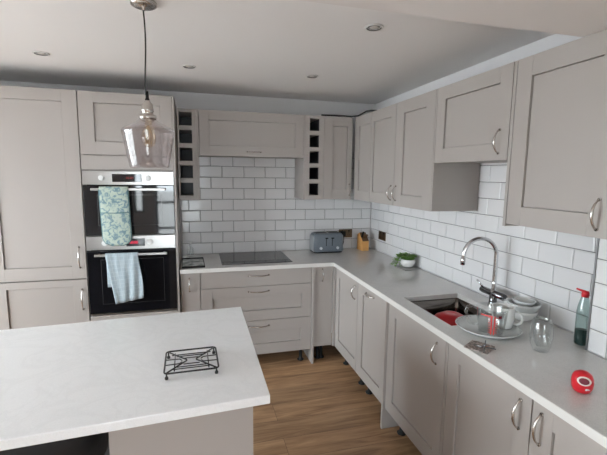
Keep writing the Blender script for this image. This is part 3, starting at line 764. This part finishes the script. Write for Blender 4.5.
# ------------------------------------------------------------------ crockery by the sink
PX, PY = -.385, -2.215
t = thing('serving_plate', 'shallow white plate with a raised rim beside the sink, holding the jug and mug', 'plate', (PX, PY, .9055))
b = B(); lathe(b, [(.0, .004), (.085, .004), (.09, .0), (.096, .0005), (.120, .004), (.138, .016), (.149, .0245), (.146, .026), (.134, .017), (.124, .0085), (0, .0085)], n=56); obj('dish', b, 'ceramicg', t)
b = B()
for k in range(46):
    a = 2*PI*k/46; r = .139+.003*math.sin(k*2.1)
    z = .017+(r-.134)*.75
    c = Vector((r*math.cos(a), r*math.sin(a), z+.0016))
    tube(b, [c, c+Vector((-math.sin(a)*.006+math.cos(a)*.004, math.cos(a)*.006+math.sin(a)*.004, .0014))], .0012, 5)
o = obj('rim_pattern', b, 'hobmark', t)
t = thing('measuring_jug', 'clear glass measuring jug with red markings standing on the white plate', 'jug', (-.411, -2.266, .9152), 0); t.scale = (1.12, 1.12, 1.08)
b = B(); lathe(b, [(.0, .0008), (.046, .0008), (.051, .006), (.056, .06), (.060, .105), (.063, .116), (.0655, .119), (.0625, .119), (.0575, .106), (.0535, .06), (.0485, .01), (.044, .005), (0, .005)], n=48); obj('body', b, 'glass', t)
hd = Vector((-.72, .69, 0)); b = B()
hp = [hd*.058+Vector((0, 0, .105)), hd*.075+Vector((0, 0, .112)), hd*.095+Vector((0, 0, .105)), hd*.102+Vector((0, 0, .085)), hd*.098+Vector((0, 0, .055)), hd*.085+Vector((0, 0, .032)), hd*.068+Vector((0, 0, .028)), hd*.053+Vector((0, 0, .032))]
tube(b, hp, .007, 10); obj('handle', b, 'glass', t)
b = B()
view = math.atan2(-3.767+2.268, -1.745+.430)
def onjug(a, z, w, h, off=.0008):   # small curved patch on the jug wall
    n = max(2, int(w/.004)); rr = lambda z: (.051+(z-.006)*(.005/.054) if z < .06 else .056+(z-.06)*(.004/.045))+off
    vs = [[b.verts.new((rr(zz_)*math.cos(a+(i/n-.5)*w/.055), rr(zz_)*math.sin(a+(i/n-.5)*w/.055), zz_)) for i in range(n+1)] for zz_ in (z-h/2, z+h/2)]
    for i in range(n): b.faces.new((vs[0][i], vs[0][i+1], vs[1][i+1], vs[1][i]))
onjug(view-.0, .054, .0045, .084); onjug(view+.2, .054, .0045, .084)
onjug(view-.35, .094, .046, .005)
for k in range(7): onjug(view-.14, .022+k*.011, .008, .0028); onjug(view+.34, .022+k*.011, .008, .0028)
obj('red_markings', b, 'redmark', t)
b = B(); onjug(view+.55, .092, .012, .012); o = obj('round_mark', b, 'darkred', t)
t = thing('mug', 'white mug with its handle to the right, standing on the plate behind the jug', 'mug', (-.300, -2.215, .9152), 0); t.scale = (.95, .95, .98)
b = B(); lathe(b, [(.0, .0008), (.038, .0008), (.046, .008), (.053, .04), (.055, .085), (.055, .108), (.0535, .11), (.052, .108), (.0515, .085), (.0495, .04), (.042, .012), (0, .008)], n=40); obj('body', b, 'ceramic', t)
hd = Vector((.62, -.78, 0)); b = B()
hp = [hd*.052+Vector((0, 0, .088)), hd*.068+Vector((0, 0, .09)), hd*.084+Vector((0, 0, .08)), hd*.09+Vector((0, 0, .06)), hd*.084+Vector((0, 0, .04)), hd*.068+Vector((0, 0, .028)), hd*.048+Vector((0, 0, .03))]
tube(b, hp, .0065, 10); obj('handle', b, 'ceramic', t)
def bowl(label, x, y, z, r, h, m_='ceramicg', grp=None):
    b = B(); lathe(b, [(.0, .0005), (r*.45, .0005), (r*.5, .004), (r*.8, h*.35), (r*.97, h*.8), (r, h), (r-.0045, h), (r*.93-.002, h*.8), (r*.76, h*.38), (r*.45, .009), (0, .008)], n=44)
    o = obj('bowl', b, m_); o.location = (x, y, z); tag(o, label, 'bowl', grp)
BX, BY = -.095, -2.13
bowl('white bowl at the bottom of the stack behind the mug', BX, BY, .9055, .070, .055, 'ceramic')
bowl('pale grey bowl stacked in the middle behind the mug', BX, BY, .9370, .079, .062)
bowl('smallest pale bowl on top of the stack, closest to the tap', BX+.01, BY+.01, .9700, .056, .040, 'ceramicg')
b = B(); lathe(b, [(.0, .0008), (.026, .0008), (.03, .004), (.033, .06), (.034, .075), (.032, .075), (.031, .06), (.028, .008), (0, .006)], n=32)
o = obj('tumbler', b, 'ceramic'); o.location = (-.05, -1.985, .9055); tag(o, 'small white beaker by the wall tiles, right of the tap base', 'cup')
# double-walled tumbler
t = thing('tumbler', 'tall clear double-walled glass standing alone right of the plate', 'glass', (-.322, -2.462, .9055))
b = B(); lathe(b, [(.0, .002), (.026, .0008), (.032, .004), (.041, .03), (.0455, .065), (.044, .1), (.039, .128), (.0345, .142), (.0335, .143)], n=40); obj('outer_wall', b, 'glass', t)
b = B(); lathe(b, [(.0335, .143), (.0325, .142), (.0335, .125), (.034, .09), (.03, .05), (.02, .025), (0, .02)], n=40); obj('inner_wall', b, 'glass', t)
# green bottle
t = thing('soap_bottle', 'clear green plastic bottle with a red flip cap beside the tiled pier', 'bottle', (-.088, -2.452, .9055))
prof = [(.0, .001), (.023, .001), (.0265, .006), (.027, .1), (.027, .150), (.024, .18), (.016, .213), (.014, .224), (.014, .236)]
b = B(); lathe(b, prof, n=32); obj('body', b, 'bottle', t)
b = B(); lathe(b, [(.0, .003), (.022, .003), (.0252, .008), (.0255, .068), (0, .068)], n=32); obj('liquid', b, 'liquid', t)
b = B(); lathe(b, [(.015, .221), (.015, .239), (.012, .247), (0, .248)], n=20, cap0=True); tube(b, [(0, 0, .243), (-.008, .014, .247), (-.018, .030, .252)], .006, 8, rs=[.007, .0055, .004]); c = obj('cap', b, 'red', t); c['label'] = 'red flip cap with a spout'
# red timer
t = thing('kitchen_timer', 'round red kitchen timer with an oval badge near the worktop front edge', 'timer', (-.456, -2.767, .9055), 0)
b = B(); lathe(b, [(.0, .0008), (.017, .0008), (.026, .006), (.0318, .02), (.0335, .038), (.032, .054), (.026, .067), (.013, .0755), (0, .078)], n=40); obj('body', b, 'red', t)
vd = Vector((-1.745+.452, -3.767+2.768, .35)).normalized(); sd = Vector((0, 0, 1)).cross(vd).normalized(); ud = vd.cross(sd)
def badge(name, m_, ou, ov, ru, rv, off, parent=t):
    b = B(); c = Vector((0, 0, .040)); vs = []
    vs2 = []
    for rr in (1, .5):
        vs.append([])
        for i in range(28):
            a = 2*PI*i/28; u_ = ou+ru*rr*math.cos(a); v_ = ov+rv*rr*math.sin(a)
            d = math.sqrt(max(1e-6, (.0352)**2-u_*u_-v_*v_)); vs[-1].append(b.verts.new(c+sd*u_+ud*v_+vd*(d+off)))
    for i in range(28): b.faces.new((vs[0][i], vs[0][(i+1) % 28], vs[1][(i+1) % 28], vs[1][i]))
    b.faces.new(vs[1]); obj(name, b, m_, parent, mods=solid(.0008))
badge('oval_badge', 'label', .005, .006, .0205, .0150, .0026)
badge('badge_centre', 'darkred', .005, .006, .0150, .0105, .0036)
badge('button', 'ceramic', .017, -.023, .007, .0055, .0035)
# coaster and rods
b = B(); bx(b, -.05, .05, -.05, .05, 0, .005, .001); o = obj('coaster', b, 'coaster'); o.location = (-.558, -2.372, .9055); o.rotation_euler = (0, 0, .55)
tag(o, 'small square mottled brown coaster at the worktop front edge, before the plate', 'coaster')
b = B(); z = .0035
tube(b, [(-.045, .0, z), (.045, .0, z)], .0026, 8); tube(b, [(0, -.062, z+.001), (0, .06, z+.006)], .0026, 8)
lathe(b, [(.0, .001), (.006, .003), (.007, .008), (.004, .013), (0, .014)], 0, .004, 12)
o = obj('metal_cross', b, 'dchrome'); o.location = (-.548, -2.392, .911); o.rotation_euler = (0, 0, -.75)
tag(o, 'small dark cross of metal rods lying on the coaster', 'ornament')

# ------------------------------------------------------------------ cloths on the oven handles
def cloth(name, label, cat, cols, m_, th, loc=(0, 0, 0), extra=None):
    pass
def drape(rows, n, fx):
    """rows: list of (s, y, z) running over the bar; fx(i/n, row) -> (x, dy, dz)"""
    b = B(); uvl = b.loops.layers.uv.new('uv'); G_ = []
    L = [0]
    for p, q in zip(rows, rows[1:]): L.append(L[-1]+math.hypot(q[0]-p[0], q[1]-p[1]))
    for k, (y, z) in enumerate(rows):
        r = []
        for i in range(n+1):
            x, dy, dz = fx(i/n, k, L[k]/L[-1], z)
            r.append((b.verts.new((x, y+dy, z+dz)), (i/n*.22, L[k])))
        G_.append(r)
    for a, c in zip(G_, G_[1:]):
        for i in range(n):
            q = (a[i], a[i+1], c[i+1], c[i]); f = b.faces.new([t_[0] for t_ in q]); f.smooth = True
            for lp, t_ in zip(f.loops, q): lp[uvl].uv = t_[1]
    return b
# handle centre y = -.61-.051 = -.661
HY = -.661
# lower towel: back layer then over the bar then front layer
hz = 1.051
rows = [(HY+.018, hz-.245+.245*k/8) for k in range(8)]+[(HY+.015, hz), (HY+.0125, hz+.009), (HY+.004, hz+.0145), (HY-.006, hz+.0145), (HY-.013, hz+.009), (HY-.0155, hz-.005)]+[(HY-.017, hz-.005-.36*k/14) for k in range(1, 15)]
def fx(u, k, s, z):
    front = k > 11
    d = max(0, hz-z)
    if front:
        x0 = -2.395+d*.155+ .0; x1 = -2.175+d*.09+(.015*math.sin(d*9)*d*3)
        dz = .035*(u-.0)*min(1, d/.3)*1.0
    else:
        x0 = -2.395+.0*d; x1 = -2.175-.03*d*3; dz = 0
    x = x0+(x1-x0)*u
    amp = .0075*min(1, d/.12)
    dy = -amp*abs(math.sin(u*9+d*4+.6))*(1 if front else -.4) - (.002*math.sin(u*23+d*17) if front else 0)
    return x, dy, dz
b = drape(rows, 26, fx)
tag(obj('tea_towel', b, 'towel', mods=solid(.0022)), 'pale blue checked tea towel hanging over the lower oven handle', 'towel')
# oven glove (double glove: long pad with rounded end pocket)
hz2 = 1.531
t = thing('oven_glove', 'pale green floral double oven glove hanging over the upper oven handle', 'oven glove', (0, 0, 0))
def pad(rows, x0, x1, th):
    n = 18; b = B(); G_ = []
    zmin = min(z for y, z in rows)
    for k, (y, z) in enumerate(rows):
        d = z-zmin; rr = .06; ins = rr-math.sqrt(max(0, rr*rr-(rr-d)**2)) if d < rr else 0
        dr = max(0, hz2-z)
        sh = .012*dr/.4
        r = []
        for i in range(n+1):
            u = i/n; x = x0+ins+sh+(x1-x0-2*ins)*u
            puff = th*(1-abs(2*u-1)**3)
            r.append((x, y, z, puff))
        G_.append(r)
    return G_, n
rows2 = [(HY+.019, hz2-.36+.36*k/12) for k in range(12)]+[(HY+.017, hz2), (HY+.014, hz2+.011), (HY+.005, hz2+.018), (HY-.006, hz2+.018), (HY-.015, hz2+.011), (HY-.0185, hz2)]+[(HY-.0215, hz2-.405*k/22) for k in range(1, 23)]
G_, n = pad(rows2, -2.412, -2.222, .004)
b = B(); V = []
for k, r in enumerate(G_):
    fr_ = k > 15
    V.append([b.verts.new((x, y-(p*(1.6+.3*math.sin(z*70)) if fr_ else -0*p), z)) for x, y, z, p in r])
for a, c in zip(V, V[1:]):
    for i in range(n): f = b.faces.new((a[i], a[i+1], c[i+1], c[i])); f.smooth = True
obj('pad', b, 'floral', t, mods=solid(.006))
b = B()
F0 = [r for k, r in enumerate(G_) if k >= 17]
edge = [Vector((r[0][0], r[0][1], r[0][2])) for r in F0]+[Vector((x, y, z)) for x, y, z, p in F0[-1][1:-1]]+[Vector((r[-1][0], r[-1][1], r[-1][2])) for r in reversed(F0)]
tube(b, edge, .0042, 8)
tube(b, [Vector((F0[9][0][0], HY-.027, F0[9][0][2])), Vector(((F0[9][0][0]+F0[9][-1][0])/2, HY-.0345, F0[9][0][2]-.002)), Vector((F0[9][-1][0], HY-.027, F0[9][0][2]+.002))], .003, 8)
o = obj('piping', b, 'teal', t); o['label'] = 'teal edging of the glove'

# ------------------------------------------------------------------ pendant lamp
PLX, PLY = -1.942, -1.875
t = thing('pendant_lamp', 'smoked glass pendant lamp with a nickel cap hanging over the island', 'lamp', (PLX, PLY, CZ))
zl = lambda z: z-CZ
b = B(); lathe(b, [(.0, -.0005), (.052, -.0005), (.054, -.004), (.052, -.016), (.04, -.022), (.008, -.024), (.006, -.036), (0, -.036)], n=36); obj('ceiling_rose', b, 'nickel', t)
b = B(); pts = []
for i in range(25):
    s = i/24; pts.append((-.002+.004*math.sin(s*5)+0, 0, -.034-(CZ-1.985-.034)*s))
tube(b, pts, .0033, 8); obj('cord', b, 'rubber', t)
b = B(); lathe(b, [(.0, zl(2.0)), (.006, zl(2.0)), (.007, zl(1.972)), (.010, zl(1.965)), (0, zl(1.965))], n=16); obj('cord_grip', b, 'black', t)
b = B(); lathe(b, [(.0, zl(1.966)), (.009, zl(1.966)), (.010, zl(1.955)), (.019, zl(1.948)), (.022, zl(1.94)), (.022, zl(1.928)), (.026, zl(1.925)), (.026, zl(1.915)), (.023, zl(1.912)), (.023, zl(1.9)), (.036, zl(1.898)), (.037, zl(1.885)), (.034, zl(1.881)), (0, zl(1.881))], n=28); obj('lamp_holder', b, 'nickel', t)
b = B(); lathe(b, [(.030, zl(1.884)), (.034, zl(1.880)), (.05, zl(1.868)), (.085, zl(1.850)), (.106, zl(1.838)), (.111, zl(1.832)), (.111, zl(1.826)), (.108, zl(1.81)), (.101, zl(1.77)), (.094, zl(1.73)), (.087, zl(1.695)), (.083, zl(1.674)), (.0815, zl(1.672))], n=64); obj('lamp_shade', b, 'smoke', t)
b = B(); lathe(b, [(.013, zl(1.88)), (.013, zl(1.862)), (.018, zl(1.85)), (.028, zl(1.825)), (.031, zl(1.8)), (.027, zl(1.777)), (.015, zl(1.763)), (0, zl(1.758))], n=28); bb = obj('bulb', b, 'bulbglass', t)
b = B()
for k in range(4):
    a = k*PI/2+.4; tube(b, [(.004*math.cos(a), .004*math.sin(a), zl(1.855)), (.016*math.cos(a), .016*math.sin(a), zl(1.80)), (.010*math.cos(a), .010*math.sin(a), zl(1.775))], .0014, 6)
obj('filament', b, 'filament', bb)

# ------------------------------------------------------------------ ceiling downlights
lab = ['recessed ceiling downlight at the far left, above the tall larder', 'recessed ceiling downlight beyond the pendant cord, above the island',
       'recessed ceiling downlight above the wine rack and corner', 'recessed ceiling downlight nearest the lowered ceiling edge']
for (x, y), L in zip(((-2.637, -.918), (-1.774, -.885), (-.913, -.886), (-.894, -1.894)), lab):
    t = thing('downlight', L, 'downlight', (x, y, CZ), 0, 'ceiling downlights')
    b = B(); lathe(b, [(.046, -.0006), (.045, -.005), (.038, -.006), (.033, -.002), (.03, -.001)], n=36); obj('trim_ring', b, 'whitep', t, mods=solid(.001))
    b = B(); lathe(b, [(.037, -.0062), (.031, -.0012), (.024, -.0012), (.024, -.004)], n=32); obj('baffle', b, 'hobmark', t)
    b = B(); lathe(b, [(.0, -.0065), (.014, -.006), (.0235, -.003), (.0235, -.001)], n=28); obj('lens', b, 'lamp', t)
